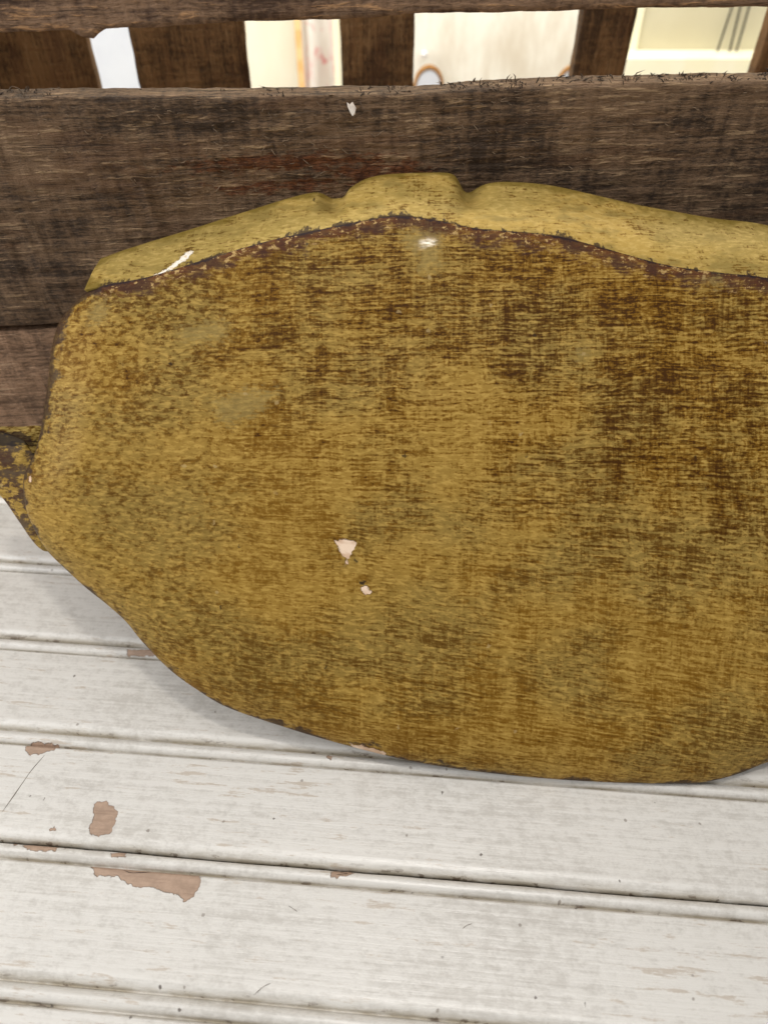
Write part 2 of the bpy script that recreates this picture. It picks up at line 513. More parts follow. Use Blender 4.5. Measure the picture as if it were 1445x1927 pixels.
def mat_table():
    g = NT("chalky_white_paint")
    V = g.obj
    streak = g.noise(g.scale(9, 420, 60, V), 1, 5, 0.68)
    streak2 = g.noise(g.scale(45, 700, 60, V, loc=(3, 5, 1)), 1, 4, 0.65)
    mott = g.noise(g.scale(150, 240, 100, V), 1, 4, 0.68)
    blot = g.noise(g.scale(12, 22, 10, V), 1, 3, 0.55)
    fine = g.noise(g.scale(600, 900, 500, V), 1, 3, 0.6)
    s = g.sum((streak, 0.65), (streak2, 0.35), (mott, 0.85), (blot, 0.7), (fine, 0.35))
    c = g.mix(g.ss(s, -0.34, 0.12), lin(200, 195, 186), lin(223, 219, 211))
    # beige scuffs along the grain
    sc1 = g.noise(g.scale(22, 260, 60, V, loc=(8, 2, 0)), 1, 5, 0.75)
    scm = g.ss(g.m('ADD', g.m('ADD', sc1, g.m('MULTIPLY', g.m('SUBTRACT', mott, 0.5), 0.35)),
                   g.m('MULTIPLY', g.m('SUBTRACT', blot, 0.5), 0.45)), 0.615, 0.73)
    c = g.mix(g.m('MULTIPLY', scm, 0.6), c, lin(178, 160, 138))
    # dirt in the grooves, its line deepened to paint in groove shade
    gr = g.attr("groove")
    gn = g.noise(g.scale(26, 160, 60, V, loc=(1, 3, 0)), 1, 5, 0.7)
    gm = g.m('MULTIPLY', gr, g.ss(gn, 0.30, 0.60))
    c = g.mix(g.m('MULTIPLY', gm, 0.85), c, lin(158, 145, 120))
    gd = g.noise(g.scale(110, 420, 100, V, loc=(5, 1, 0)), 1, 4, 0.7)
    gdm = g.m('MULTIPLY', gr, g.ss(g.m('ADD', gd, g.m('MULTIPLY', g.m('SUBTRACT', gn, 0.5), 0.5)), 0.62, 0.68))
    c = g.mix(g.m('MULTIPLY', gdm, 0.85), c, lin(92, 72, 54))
    # peeled paint down to the tan primer
    pn = g.noise(g.scale(380, 380, 100, V), 1, 3, 0.6)
    pe = g.m('ADD', g.attr("peel"), g.m('MULTIPLY', g.m('SUBTRACT', pn, 0.5), 0.0028))
    pm = g.ss(pe, -0.00015, 0.00015, 1.0, 0.0)
    pc = g.mix(g.ss(mott, 0.3, 0.7), lin(164, 137, 115), lin(182, 153, 130))
    pc = g.mix(g.m('MULTIPLY', g.ss(streak2, 0.52, 0.72), 0.5), pc, lin(140, 113, 92))
    c = g.mix(pm, c, pc)
    rim = g.m('MULTIPLY', g.ss(pe, -0.0006, 0.0, 0.0, 1.0), g.ss(pe, 0.0, 0.0003, 1.0, 0.0))
    c = g.mix(g.m('MULTIPLY', rim, 0.3), c, lin(120, 92, 72))
    # cracks, hairs, specks
    ln = g.m('ADD', g.attr("hairline"), g.m('MULTIPLY', g.m('SUBTRACT', pn, 0.5), 0.0006))
    c = g.mix(g.ss(ln, 0.00005, 0.00028, 0.6, 0.0), c, lin(82, 72, 62))
    sk = g.m('ADD', g.attr("speck"), g.m('MULTIPLY', g.m('SUBTRACT', pn, 0.5), 0.0018))
    c = g.mix(g.ss(sk, 0.0005, 0.0009, 0.85, 0.0), c, lin(84, 72, 62))
    vd, vc = g.voronoi(g.scale(1, 1, 1, V), 60)
    sp = g.n.new("ShaderNodeSeparateColor")
    g.link(vc, sp.inputs[0])
    d = g.m('ADD', vd, g.m('MULTIPLY', pn, 0.1))
    k = g.m('MULTIPLY', g.ss(d, 0.075, 0.10, 1.0, 0.0), g.ss(sp.outputs[0], 0.86, 0.88))
    c = g.mix(g.m('MULTIPLY', k, 0.6), c, lin(110, 94, 78))
    h = g.m('ADD', g.m('MULTIPLY', streak, 0.8), g.m('MULTIPLY', mott, 0.6))
    rough = g.m('ADD', 0.33, g.m('ADD', g.m('MULTIPLY', pm, 0.4), g.m('MULTIPLY', gm, 0.15)))
    nrm = g.bump(h, 0.00028, 0.8)
    nrm = g.bump(g.m('MULTIPLY', pm, -1.0), 0.0005, 0.9, nrm)
    return g.out(c, rough, nrm, 0.9)


def mat_plain(name, c1, c2, sx=30, sy=30, sz=30, rough=0.6, lo=0.35, hi=0.65, bump=0.0):
    g = NT(name, '3D')
    n = g.noise(g.scale(sx, sy, sz), 1, 5, 0.6)
    c = g.mix(g.ss(n, lo, hi), c1, c2)
    return g.out(c, rough, g.bump(n, bump) if bump else None, 0.3)


M_body = mat_gold("rubbed_gold_paint", 'body')
M_rim = mat_gold("gold_rim_paint_lit", 'rim')
M_tail = mat_gold("worn_gold_tail_paint", 'tail')
M_wide = mat_crate("rough_sawn_grey_brown_wood", lin(62, 48, 36), lin(124, 98, 73), lin(180, 150, 114), 0.25)
M_low = mat_crate("reddish_grey_wood", lin(96, 74, 56), lin(164, 130, 102), lin(200, 166, 134), 0.12)
M_top = mat_crate("umber_slat_wood", lin(80, 59, 45), lin(144, 114, 88), lin(208, 160, 112), 0.2)
M_bat = mat_crate("dark_batten_wood", lin(54, 38, 25), lin(102, 74, 46), lin(122, 94, 66), 0.3, vertical=True)
M_far = mat_crate("warm_brown_plank_wood", lin(70, 50, 31), lin(134, 99, 62), lin(154, 120, 80), 0.3, vertical=True)
M_table = mat_table()
M_under = mat_plain("dark_underlay_wood", lin(40, 33, 28), lin(62, 50, 40), 20, 200, 20, 0.8)
M_wall = mat_plain("cream_wall_paint", lin(240, 232, 206), lin(244, 238, 216), 20, 20, 8, 0.6)
M_white = mat_plain("cool_white_paint", lin(206, 210, 217), lin(213, 217, 222), 20, 20, 20, 0.5)
M_stain = mat_plain("stained_whitewash", lin(216, 206, 186), lin(240, 236, 222), 30, 20, 9, 0.6, 0.3, 0.6)
M_beige = mat_plain("beige_panel_paint", lin(198, 190, 160), lin(206, 199, 170), 12, 12, 12, 0.6)
M_ledge = mat_plain("pale_yellow_paint", lin(248, 241, 206), lin(250, 244, 216), 30, 12, 12, 0.5)
M_cable = mat_plain("dark_cable_rubber", lin(38, 36, 34), lin(56, 52, 48), 60, 60, 60, 0.5)
M_hoop = mat_plain("brown_hoop_wood", lin(138, 96, 48), lin(176, 128, 72), 60, 60, 60, 0.5)
M_knob = mat_plain("white_knob_enamel", lin(226, 224, 222), lin(236, 234, 232), 60, 60, 60, 0.3)
M_fibre = mat_plain("dark_wood_fibre", lin(44, 36, 31), lin(112, 94, 76), 90, 90, 90, 0.8)
M_fibre2 = mat_plain("pale_wood_fibre", lin(96, 80, 64), lin(138, 116, 92), 90, 90, 90, 0.8)
M_flake = mat_plain("pale_paint_flake", lin(206, 190, 172), lin(236, 226, 214), 200, 200, 200, 0.6)
M_dark = mat_plain("dark_core_wood", lin(36, 28, 22), lin(52, 40, 30), 40, 40, 40, 0.8)  # very dark brown wood tone


def mat_paper():
    g = NT("streaked_paper", '3D')
    n = g.noise(g.scale(60, 20, 22), 1, 4, 0.6, 0.8)
    n2 = g.noise(g.scale(40, 20, 10, loc=(4, 1, 2)), 1, 3, 0.6)
    c = g.mix(g.ss(n2, 0.35, 0.65), lin(214, 206, 194), lin(228, 222, 212))
    c = g.mix(g.m('MULTIPLY', g.ss(n, 0.52, 0.66), 0.55), c, lin(222, 168, 166))
    n3 = g.noise(g.scale(45, 20, 30, loc=(1.5, 3, 7)), 1, 2, 0.5)
    c = g.mix(g.m('MULTIPLY', g.ss(n3, 0.62, 0.68), 0.7), c, lin(206, 84, 92))
    return g.out(c, 0.6, None, 0.3)


M_paper = mat_paper()
M_orange = mat_plain("orange_edge_tape", lin(226, 176, 110), lin(240, 206, 150), 40, 40, 60, 0.5)

# ------------------------------------------------------------------ table top of beaded boards (structure)
PITCH = 0.0531
W0 = 0.1165
table = empty("table_top", (0, 0, 0), rad(-4.6))
table["kind"] = "structure"

PEEL = [
    [(-0.1463, 0.1395), (-0.1407, 0.1407), (-0.1337, 0.1363), (-0.1332, 0.1319), (-0.1338, 0.1256), (-0.1427, 0.1249), (-0.144, 0.1286), (-0.1433, 0.1323)],
    [(-0.1719, 0.1181), (-0.1676, 0.1196), (-0.1561, 0.1203), (-0.1551, 0.1169), (-0.1626, 0.1163), (-0.1693, 0.1167)],
    [(-0.131, 0.1179), (-0.1244, 0.1191), (-0.1236, 0.1167), (-0.13, 0.1164)],
    [(-0.1378, 0.1123), (-0.1192, 0.1123), (-0.0889, 0.1122), (-0.0885, 0.1068), (-0.09, 0.102), (-0.0934, 0.1006), (-0.0958, 0.103), (-0.1026, 0.1042), (-0.1088, 0.1054), (-0.1155, 0.1044), (-0.1189, 0.1061), (-0.1237, 0.1081), (-0.1321, 0.1083), (-0.1339, 0.1075)],
    [(-0.0322, 0.1186), (-0.0288, 0.1195), (-0.023, 0.1196), (-0.0232, 0.1173), (-0.0285, 0.1164), (-0.0302, 0.1152), (-0.0326, 0.1161)],
    [(-0.1888, 0.1662), (-0.1843, 0.1671), (-0.174, 0.1668), (-0.174, 0.1632), (-0.1793, 0.1611), (-0.1854, 0.1598), (-0.1879, 0.1621)],
    [(-0.1568, 0.2231), (-0.1439, 0.2241), (-0.1405, 0.2209), (-0.1557, 0.2198)],
    [(-0.0422, 0.1705), (-0.0404, 0.172), (-0.0384, 0.1708), (-0.0395, 0.1691)],
    [(-0.162, 0.1264), (-0.1598, 0.1273), (-0.159, 0.1257), (-0.161, 0.1253)],
    [(-0.1762, 0.1196), (-0.1747, 0.1202), (-0.1739, 0.1184), (-0.1756, 0.1178)],
]
CRACK_HAIR = [[(-0.1777, 0.1604), (-0.181, 0.1523), (-0.1835, 0.1429), (-0.1864, 0.1318)],
        [(-0.0569, 0.0691), (-0.0539, 0.0721), (-0.051, 0.0738)],
        [(-0.0488, 0.1027), (-0.0446, 0.1006)],
        [(0.0246, 0.0996), (0.0264, 0.101), (0.0286, 0.1019)], [(-0.1231, 0.1113), (-0.1196, 0.1104), (-0.1158, 0.1107), (-0.1107, 0.1114)],
        [(-0.029, 0.1178), (-0.0236, 0.1186)], [(-0.0302, 0.1168), (-0.025, 0.1176)]]
SPECK = [(0.0149, 0.1573), (0.0168, 0.0885), (-0.1032, 0.058), (0.0536, 0.0771), (0.0725, 0.0764), (0.1121, 0.0979), (0.0723, 0.1117), (0.0326, 0.1304), (0.1146, 0.158), (-0.0948, 0.069), (-0.1791, 0.2047), (-0.0617, 0.1389), (-0.1361, 0.0593), (-0.1769, 0.1398), (-0.1698, 0.1394), (0.0923, 0.1242), (-0.085, 0.062), (0.113, 0.1599), (0.0045, 0.1265), (0.142, 0.1123)]


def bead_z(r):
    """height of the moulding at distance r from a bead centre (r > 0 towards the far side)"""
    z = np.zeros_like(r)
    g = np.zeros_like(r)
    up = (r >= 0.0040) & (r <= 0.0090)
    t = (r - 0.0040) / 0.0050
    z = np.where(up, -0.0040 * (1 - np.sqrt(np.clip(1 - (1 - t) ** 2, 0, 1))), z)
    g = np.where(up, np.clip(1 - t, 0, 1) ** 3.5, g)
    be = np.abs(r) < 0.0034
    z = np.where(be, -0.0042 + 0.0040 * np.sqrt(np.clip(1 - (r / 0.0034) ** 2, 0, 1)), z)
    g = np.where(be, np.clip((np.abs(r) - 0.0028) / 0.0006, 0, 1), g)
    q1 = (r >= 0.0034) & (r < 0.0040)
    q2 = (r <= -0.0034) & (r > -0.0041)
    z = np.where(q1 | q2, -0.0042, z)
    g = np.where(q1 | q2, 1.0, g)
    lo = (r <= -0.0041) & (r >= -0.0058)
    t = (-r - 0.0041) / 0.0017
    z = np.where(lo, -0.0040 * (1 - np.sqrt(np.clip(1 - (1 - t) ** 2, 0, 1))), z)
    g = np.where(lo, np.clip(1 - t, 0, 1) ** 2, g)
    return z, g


def make_plank(j):
    far = W0 + 0.0037 + 2 * PITCH * j
    near = far - 2 * PITCH
    near_view = -1 <= j <= 2
    step = 0.0014 if near_view else 0.004
    ctrs = [W0 + 2 * PITCH * j, W0 + 2 * PITCH * j - PITCH, W0 + 2 * PITCH * (j - 1)]
    ws = set(np.round(np.linspace(near, far, int((far - near) / step)), 5))
    for c in ctrs:
        for r in np.r_[np.linspace(-0.0060, 0.0091, 72)]:
            if near < c + r < far:
                ws.add(round(c + r, 5))
    ws = np.array(sorted(ws))
    ws = np.r_[ws[np.r_[True, np.diff(ws) > 0.0001]]]
    inner = (ws > near + 0.0009) & (ws < far - 0.0009)
    inner[0] = inner[-1] = True
    ws = ws[inner]
    z = np.zeros_like(ws)
    g = np.zeros_like(ws)
    for c in ctrs:
        zz, gg = bead_z(ws - c)
        z = np.minimum(z, zz)
        g = np.maximum(g, gg)
    S0, S1 = (-0.62, 0.62)
    if near_view:
        s = np.r_[np.linspace(S0, -0.25, 30), np.linspace(-0.2485, 0.2485, 360), np.linspace(0.25, S1, 30)]
    else:
        s = np.linspace(S0, S1, 60)
    SS, WW = np.meshgrid(s, ws, indexing='ij')
    ZZ = np.tile(z, (len(s), 1)) + 0.00035 * fbm(SS * 6, WW * 60, 5 + j, 3)
    # ragged, slightly opened joint where the paint skin has cracked
    gap_far = 0.00004 + (0.00045 if j == 0 else 0.0)
    gap_near = 0.00004 + (0.00045 if j == 1 else 0.0)
    rag = fbm(s * 160, s * 0 + 3.3 + (1 if j > 0 else 0), 91, 4, 0.6)
    WW[:, -1] = far - gap_far - np.abs(rag) * (0.0005 if j == 0 else 0.0001)
    wob = 0.0013 * fbm(s * 22, s * 0 + 5.1, 93, 5, 0.62)
    rag2 = fbm(s * 160, s * 0 + 7.7, 92, 4, 0.6)
    WW[:, 0] = near + gap_near + np.abs(rag2) * (0.0005 if j == 1 else 0.0001)
    if j == 0:
        fall = np.clip((ws - (far - 0.003)) / 0.003, 0, 1)
        WW += (wob - 0.0006)[:, None] * fall[None, :]
    if j == 1:
        fall = np.clip(((near + 0.003) - ws) / 0.003, 0, 1)
        WW += (wob - 0.0006)[:, None] * fall[None, :]
    nS, nW = SS.shape
    top = np.stack([SS, WW, ZZ], -1).reshape(-1, 3)
    p2 = top[:, :2]
    peel = np.full(len(p2), 0.02)
    hair = np.full(len(p2), 0.02)
    speck = np.full(len(p2), 0.02)
    if near_view:
        for poly in PEEL:
            peel = np.minimum(peel, sdf(p2, poly))
        for q in SPECK:
            speck = np.minimum(speck, np.linalg.norm(p2 - np.array(q), axis=1))
    hg = hair.reshape(nS, nW)
    if j == 0:
        hg[:, -1] = 0.0001
    if j == 1:
        hg[:, 0] = 0.0001
    # sides and bottom
    edge_n = top.reshape(nS, nW, 3)[:, 0].copy()
    edge_f = top.reshape(nS, nW, 3)[:, -1].copy()
    edge_n[:, 2] = -0.018
    edge_f[:, 2] = -0.018
    rows = np.concatenate([edge_n[:, None], top.reshape(nS, nW, 3), edge_f[:, None]], 1)
    nC = nW + 2
    verts = rows.reshape(-1, 3)

    def pad(a, v):
        a = a.reshape(nS, nW)
        return np.concatenate([np.full((nS, 1), v), a, np.full((nS, 1), v)], 1).ravel()
    faces = [tuple(q) for q in grid_faces(nS, nC)]
    faces += [(i * nC, i * nC + nC - 1, (i + 1) * nC + nC - 1, (i + 1) * nC)[::-1] for i in range(nS - 1)]
    faces += [tuple(range(nC)), tuple(range((nS - 1) * nC, nS * nC))[::-1]]
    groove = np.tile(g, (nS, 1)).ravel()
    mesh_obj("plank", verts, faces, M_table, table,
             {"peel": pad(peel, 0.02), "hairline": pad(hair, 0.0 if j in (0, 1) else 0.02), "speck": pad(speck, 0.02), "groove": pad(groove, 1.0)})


for j in range(-2, 8):
    make_plank(j)
box("underlay", -0.62, 0.62, W0 - 0.30, W0 + 0.75, -0.040, -0.0185, M_under, table)

# ------------------------------------------------------------------ background behind the crate
WALL_Y = 0.955
wall = box("wall", -1.2, 1.2, WALL_Y, WALL_Y + 0.03, -0.04, 0.9, M_wall)
wall["kind"] = "structure"


def std(name, label, cat, group=None, loc=(0, 0, 0)):
    return tag(empty(name, loc), label, cat, group)


o = tag(box("white_panel", -0.46, -0.205, 0.925, 0.940, -0.005, 0.46, M_white),
        "cool white upright panel behind the leftmost gap of the crate", "panel")
o = tag(box("whitewashed_board", 0.002, 0.225, 0.938, 0.953, -0.008, 0.40, M_stain),
        "stained off-white board behind the wide middle gap of the crate", "board")

# hanging sheet with pink smears
sheet = std("streaked_sheet", "thin off-white sheet with pink smears and an orange edge, behind the crate", "sheet", None, (-0.068, 0.93, 0.0))
n = 40
u = np.linspace(-0.021, 0.020, n)
zz = np.linspace(0.0, 0.30, 24)
U, Z = np.meshgrid(u, zz, indexing='ij')
Y = 0.006 * np.sin(U * 190) * (0.6 + 0.4 * np.sin(Z * 25)) + 0.002 * fbm(U * 120, Z * 30, 3)
fr = np.stack([U, Y, Z], -1).reshape(-1, 3)
bk = fr + np.array([0, 0.0008, 0])
f = [tuple(q) for q in grid_faces(n, 24)] + [tuple(q + n * 24) for q in grid_faces(n, 24, flip=True)]
mesh_obj("paper", np.vstack([fr, bk]), f, M_paper, sheet)
box("edge_tape", -0.0255, -0.0185, -0.008, -0.005, 0.0, 0.30, M_orange, sheet)
box("edge_strip", 0.0145, 0.0215, -0.012, -0.009, 0.0, 0.30, M_ledge, sheet)

# framed panel on the right with its ledge
fp = std("framed_panel", "beige panel with pale frame and bright ledge behind the rightmost gap", "panel", None, (0.34, 0.94, 0))
box("panel", -0.080, 0.16, 0.0, 0.012, 0.0, 0.42, M_beige, fp)
box("frame_strip", -0.092, -0.0675, -0.004, 0.012, 0.0, 0.42, M_ledge, fp)
box("ledge", -0.092, 0.16, -0.030, -0.0005, -0.006, 0.0985, M_ledge, fp)


def tube(name, pts, r, mat, parent=None, sides=10):
    P = catmull(pts, False, 8)
    n = len(P)
    V = []
    for i in range(n):
        t = P[min(i + 1, n - 1)] - P[max(i - 1, 0)]
        t /= np.linalg.norm(t)
        a = np.cross(t, [0, 1, 0.01])
        a /= np.linalg.norm(a)
        b = np.cross(t, a)
        rr = r if np.isscalar(r) else np.interp(i / (n - 1), np.linspace(0, 1, len(r)), r)
        for k in range(sides):
            q = 2 * math.pi * k / sides
            V.append(P[i] + rr * (a * math.cos(q) + b * math.sin(q)))
    f = [tuple(q) for q in grid_faces(n, sides, True)]
    f += [tuple(range(sides))[::-1], tuple(range((n - 1) * sides, n * sides))]
    return mesh_obj(name, V, f, mat, parent)


CABS = [([(0.372, 0.934, 0.30), (0.3665, 0.934, 0.20), (0.3611, 0.932, 0.1398), (0.3568, 0.928, 0.100)], "leftmost of three dark cables hanging in front of the beige panel"),
        ([(0.366, 0.934, 0.30), (0.3675, 0.934, 0.20), (0.3696, 0.932, 0.1398), (0.3700, 0.928, 0.100)], "middle of three dark cables hanging in front of the beige panel"),
        ([(0.376, 0.934, 0.30), (0.3785, 0.934, 0.20), (0.3787, 0.932, 0.1398), (0.3772, 0.928, 0.100)], "rightmost of three dark cables hanging in front of the beige panel")]
for pts, lab in CABS:
    tag(tube("cable", pts, 0.0011, M_cable), lab, "cable", "cables on the beige panel")


def hoop(x, y, z, R, r, label):
    root = std("hoop", label, "hoop", "brown hoops behind the crate", (x, y, 0))
    nu, nv = 48, 12
    V = []
    for i in range(nu):
        a = 2 * math.pi * i / nu
        for k in range(nv):
            b = 2 * math.pi * k / nv
            V.append(((R + r * math.cos(b)) * math.cos(a), 1.4 * r * math.sin(b), z + 1.35 * (R + r * math.cos(b)) * math.sin(a)))
    f = [tuple(q) for q in grid_faces(nu, nv, True)]
    f += [tuple((nu - 1) * nv + k if w == 0 else ((nu - 1) * nv + (k + 1) % nv if w == 1 else ((k + 1) % nv if w == 2 else k)) for w in range(4)) for k in range(nv)]
    mesh_obj("ring", V, f, M_hoop, root)
    A = np.linspace(0, 2 * math.pi, 41)[:-1]
    fr = [(1.0 * R * math.cos(a), -0.001, z + 1.35 * R * math.sin(a)) for a in A]
    bk = [(p[0], 0.002, p[2]) for p in fr]
    nn = len(fr)
    mesh_obj("disc", fr + bk, [tuple(range(nn)), tuple(range(nn, 2 * nn))[::-1]] + [(i, (i + 1) % nn, nn + (i + 1) % nn, nn + i) for i in range(nn)], M_white, root, smooth_shade=False)
    return root


hoop(0.0488, 0.922, 0.0665, 0.0150, 0.0019, "brown oval hoop low beside the middle crate batten")
hoop(0.2040, 0.922, 0.0665, 0.0150, 0.0019, "brown oval hoop half hidden by the right crate batten")
# small knob on the board
kn = std("knob", "tiny white round knob just above the left brown hoop", "knob", None, (0.0432, 0.93, 0.0975))
V = []
prof = [(0.0, -0.006), (0.0022, -0.0056), (0.0034, -0.0038), (0.0034, -0.002), (0.0018, 0.0), (0.0015, 0.009)]
for rr, yy in prof:
    for k in range(16):
        a = 2 * math.pi * k / 16
        V.append((rr * math.cos(a), yy, rr * math.sin(a)))
mesh_obj("knob_body", V, [tuple(q) for q in grid_faces(len(prof), 16, True)], M_knob, kn)

for pl in CRACK_HAIR:  # paint cracks, fallen hairs and dark marks, all laid as thin tubes
    n_ = len(pl)
    tube("crack_hair", [(a, b, 0.0001) for a, b in pl], [0.00003, 0.00013, 0.00007, 0.00014, 0.00003], M_fibre, table, 6)

# ------------------------------------------------------------------ wooden crate
YAW = rad(5)
crate = empty("wooden_crate", (0, 0.369, 0), YAW)
tag(crate, "weathered dark brown slatted wooden crate standing behind the gold board", "crate")


def slat(u0, u1, z0, z1, d0, d1, mat, seed, topw=None, botw=None, fine=0.0009, relief=0.0007, gouges=()):
    """rough sawn slat along u, front at depth d0"""
    h = z1 - z0
    nz = max(8, int(h / (fine * 1.4)))
    nt = 9
    nu = int((u1 - u0) / fine)
    us = np.linspace(u0, u1, nu)
    tw = np.interp(us, *zip(*topw)) if topw else np.zeros(nu)
    bw = np.interp(us, *zip(*botw)) if botw else np.zeros(nu)
    tw = tw + 0.0009 * fbm(us * 90, us * 0 + 1.1, seed + 3, 5, 0.65)
    bw = bw + 0.0012 * fbm(us * 70, us * 0 + 2.2, seed + 4, 5, 0.65)
    b = 0.0012
    q = np.linspace(0, 1, nz)
    loop = []   # (kind, depth, zfrac)
    fr = [(d0 + b * max(0, 1 - t * h / b) ** 2 + b * max(0, 1 - (1 - t) * h / b) ** 2, t) for t in q]
    tp = [(d0 + b + (d1 - d0 - b) * t, 1.0) for t in np.linspace(0.05, 1, nt)]
    bt = [(d1 - (d1 - d0 - b) * t, 0.0) for t in np.linspace(0, 0.95, nt)]
    allp = fr + tp + bt
    nl = len(allp)
    D = np.array([p[0] for p in allp])
    T = np.array([p[1] for p in allp])
    UU = np.repeat(us[:, None], nl, 1)
    ZZ = (z0 + bw)[:, None] + (h + tw - bw)[:, None] * T[None, :]
    DD = np.repeat(D[None, :], nu, 0)
    isf = np.zeros(nl)
    isf[:nz] = 1
    isf[0] = isf[nz - 1] = 0.5
    dep = relief * (1.1 * fbm(UU * 55, ZZ * 420, seed, 4, 0.6) + 0.9 * fbm((UU + ZZ * 0.16) * 170, ZZ * 25, seed + 9, 3, 0.55)
                    + 1.2 * fbm(UU * 12, ZZ * 40, seed + 5, 2)) * 2
    DD = DD - dep * isf[None, :]
    ist = np.zeros(nl)
    ist[nz:nz + nt] = 1
    ist[nz + nt:] = 1
    ZZ = ZZ + ist[None, :] * 0.0006 * 2 * fbm(UU * 60, DD * 300, seed + 7, 4, 0.6)
    V = np.stack([UU, DD, ZZ], -1).reshape(-1, 3)
    f = [tuple(x) for x in grid_faces(nu, nl, True)]
    f += [tuple(range(nl))[::-1], tuple(range((nu - 1) * nl, nu * nl))]
    go = np.full(len(V), 0.05)
    for (a, c, ru, rz) in gouges:
        e = np.sqrt(((V[:, 0] - a) / ru) ** 2 + ((V[:, 2] - c) / rz) ** 2)
        go = np.minimum(go, (e - 1) * rz)
    o = mesh_obj("slat", V, f, mat, crate, {"gouge": go, "has_gouge": np.ones(len(V))})
    return o


topw = [(-0.4, 0.0), (-0.1643, 0.0012), (-0.122, 0.0006), (-0.06, -0.0012), (-0.016, -0.0018), (0.015, -0.0022), (0.04, -0.0012), (0.09, 0.0), (0.14, -0.0005), (0.18, -0.001), (0.4, 0.0)]
wide_slat = slat(-0.36, 0.40, 0.1262, 0.2352, 0.0, 0.013, M_wide, 11, topw, relief=0.0011,
                 gouges=[(-0.047, 0.2055, 0.038, 0.0032), (0.0, 0.200, 0.02, 0.004), (-0.064, 0.1945, 0.013, 0.0022), (-0.0355, 0.1945, 0.011, 0.0018)])
slat(-0.36, 0.40, 0.032, 0.1228, 0.001, 0.014, M_low, 23, fine=0.0016)
botw = [(-0.4, -0.001), (-0.156, -0.0012), (-0.128, -0.0016), (-0.1235, -0.0042), (-0.1195, -0.0046), (-0.117, -0.0026), (-0.114, -0.0010), (-0.09, -0.0010), (-0.0575, 0.0003), (-0.018, 0.0003), (0.0127, 0.0016), (0.062, 0.0013), (0.1075, 0.0017), (0.165, 0.0009), (0.4, 0.001)]
slat(-0.36, 0.40, 0.2626, 0.330, -0.001, 0.012, M_top, 37, None, botw, fine=0.0012)


def upright(name, u0, u1, d0, d1, z0, z1, mat, seed):
    nz, nu = 90, 10
    us = np.linspace(u0, u1, nu)
    zs = np.linspace(z0, z1, nz)
    ring = [(x, d0) for x in us] + [(u1, d) for d in np.linspace(d0, d1, 6)[1:-1]] + [(x, d1) for x in us[::-1]] + [(u0, d) for d in np.linspace(d1, d0, 6)[1:-1]]
    nl = len(ring)
    V = []
    for z in zs:
        for (x, d) in ring:
            V.append((x, d, z))
    V = np.array(V)
    cx, cd = (u0 + u1) / 2, (d0 + d1) / 2
    V[:, 0] += 0.0010 * 2 * fbm(V[:, 2] * 60, V[:, 1] * 50, seed, 3)
    V[:, 1] += 0.0006 * 2 * fbm(V[:, 2] * 40, V[:, 0] * 200, seed + 1, 3)
    f = [tuple(x) for x in grid_faces(nz, nl, True, flip=False)]
    f += [tuple(range(nl))[::-1], tuple(range((nz - 1) * nl, nz * nl))]
    return mesh_obj(name, V, f, mat, crate, {"gouge": np.full(len(V), 0.05), "has_gouge": np.zeros(len(V))}, smooth_shade=True)


for i, (a, b) in enumerate([(-0.345, -0.1836), (-0.154, -0.0754), (-0.0085, 0.0436), (0.1633, 0.202), (0.3036, 0.345)]):
    upright("back_plank", a, b, 0.250, 0.262, 0.0, 0.325, M_far, 60 + i)
# end boards, floor and back rails
for (a, b) in [(-0.358, -0.346), (0.386, 0.398)]:
    upright("end_board", a, b, 0.0155, 0.246, 0.0, 0.325, M_bat, 71)
for z0, z1 in [(0.02, 0.08), (0.262, 0.325)]:
    box("back_rail", -0.36, 0.40, 0.2645, 0.276, z0, z1, M_top, crate)
for k in range(4):
    box("floor_board", -0.344, 0.384, 0.034 + k * 0.053, 0.083 + k * 0.053, 0.012, 0.022, M_far, crate)


def fibres(name, specs, mat):
    """thin tapered splinters: list of (base, mid, tip, radius)"""
    V, F = [], []
    for b, m, t, r in specs:  # three-sided, tapering to a point
        b, m, t = map(np.array, (b, m, t))
        ax = t - b
        ax = ax / (np.linalg.norm(ax) + 1e-9)
        p = np.cross(ax, [0.3, 1, 0.2])
        p /= np.linalg.norm(p)
        q = np.cross(ax, p)
        k = len(V)
        for c, rr in ((b, r), (m, r * 0.8)):
            for a in (0, 2.1, 4.2):
                V.append(c + rr * (p * math.cos(a) + q * math.sin(a)))
        V.append(t)
        for i in range(3):
            n2 = (i + 1) % 3
            F.append((k + i, k + n2, k + 3 + n2, k + 3 + i))
            F.append((k + 3 + i, k + 3 + n2, k + 6))
    o = mesh_obj(name, V, F, mat, crate)
    o["kind"] = "stuff"
    return o


rnd = random.Random(4)
sp = []
for k in range(120):
    xc = rnd.uniform(-0.17, 0.19)
    if rnd.random() > 0.22 + 0.78 * max(0, min(1, (xc + 0.04) / 0.12)):
        continue
    lean = rnd.choice([-1, 1]) * rnd.uniform(0.5, 1.4)
    for i in range(rnd.choice([1, 2, 4, 7, 10])):
        x = xc + rnd.gauss(0, 0.0022)
        z = 0.2350 + float(np.interp(x, *zip(*topw)))
        d = rnd.uniform(0.001, 0.0125)
        L = rnd.choice([0.0010, 0.0014, 0.0018, 0.0024, 0.0036]) * rnd.uniform(0.6, 1.3)
        ang = lean + rnd.gauss(0, 0.35)
        dx = math.sin(ang) * L * 1.3
        dz = abs(math.cos(ang)) * L * 0.8 + 0.0003
        bend = rnd.uniform(-0.5, 0.5) * L
        sp.append(((x, d, z - 0.0010), (x + dx * 0.5, d, z + dz * 0.55), (x + dx + bend, d - 0.0005, z + dz), rnd.uniform(0.0002, 0.0005)))
fibres("edge_splinters", sp, M_fibre)
sp = []
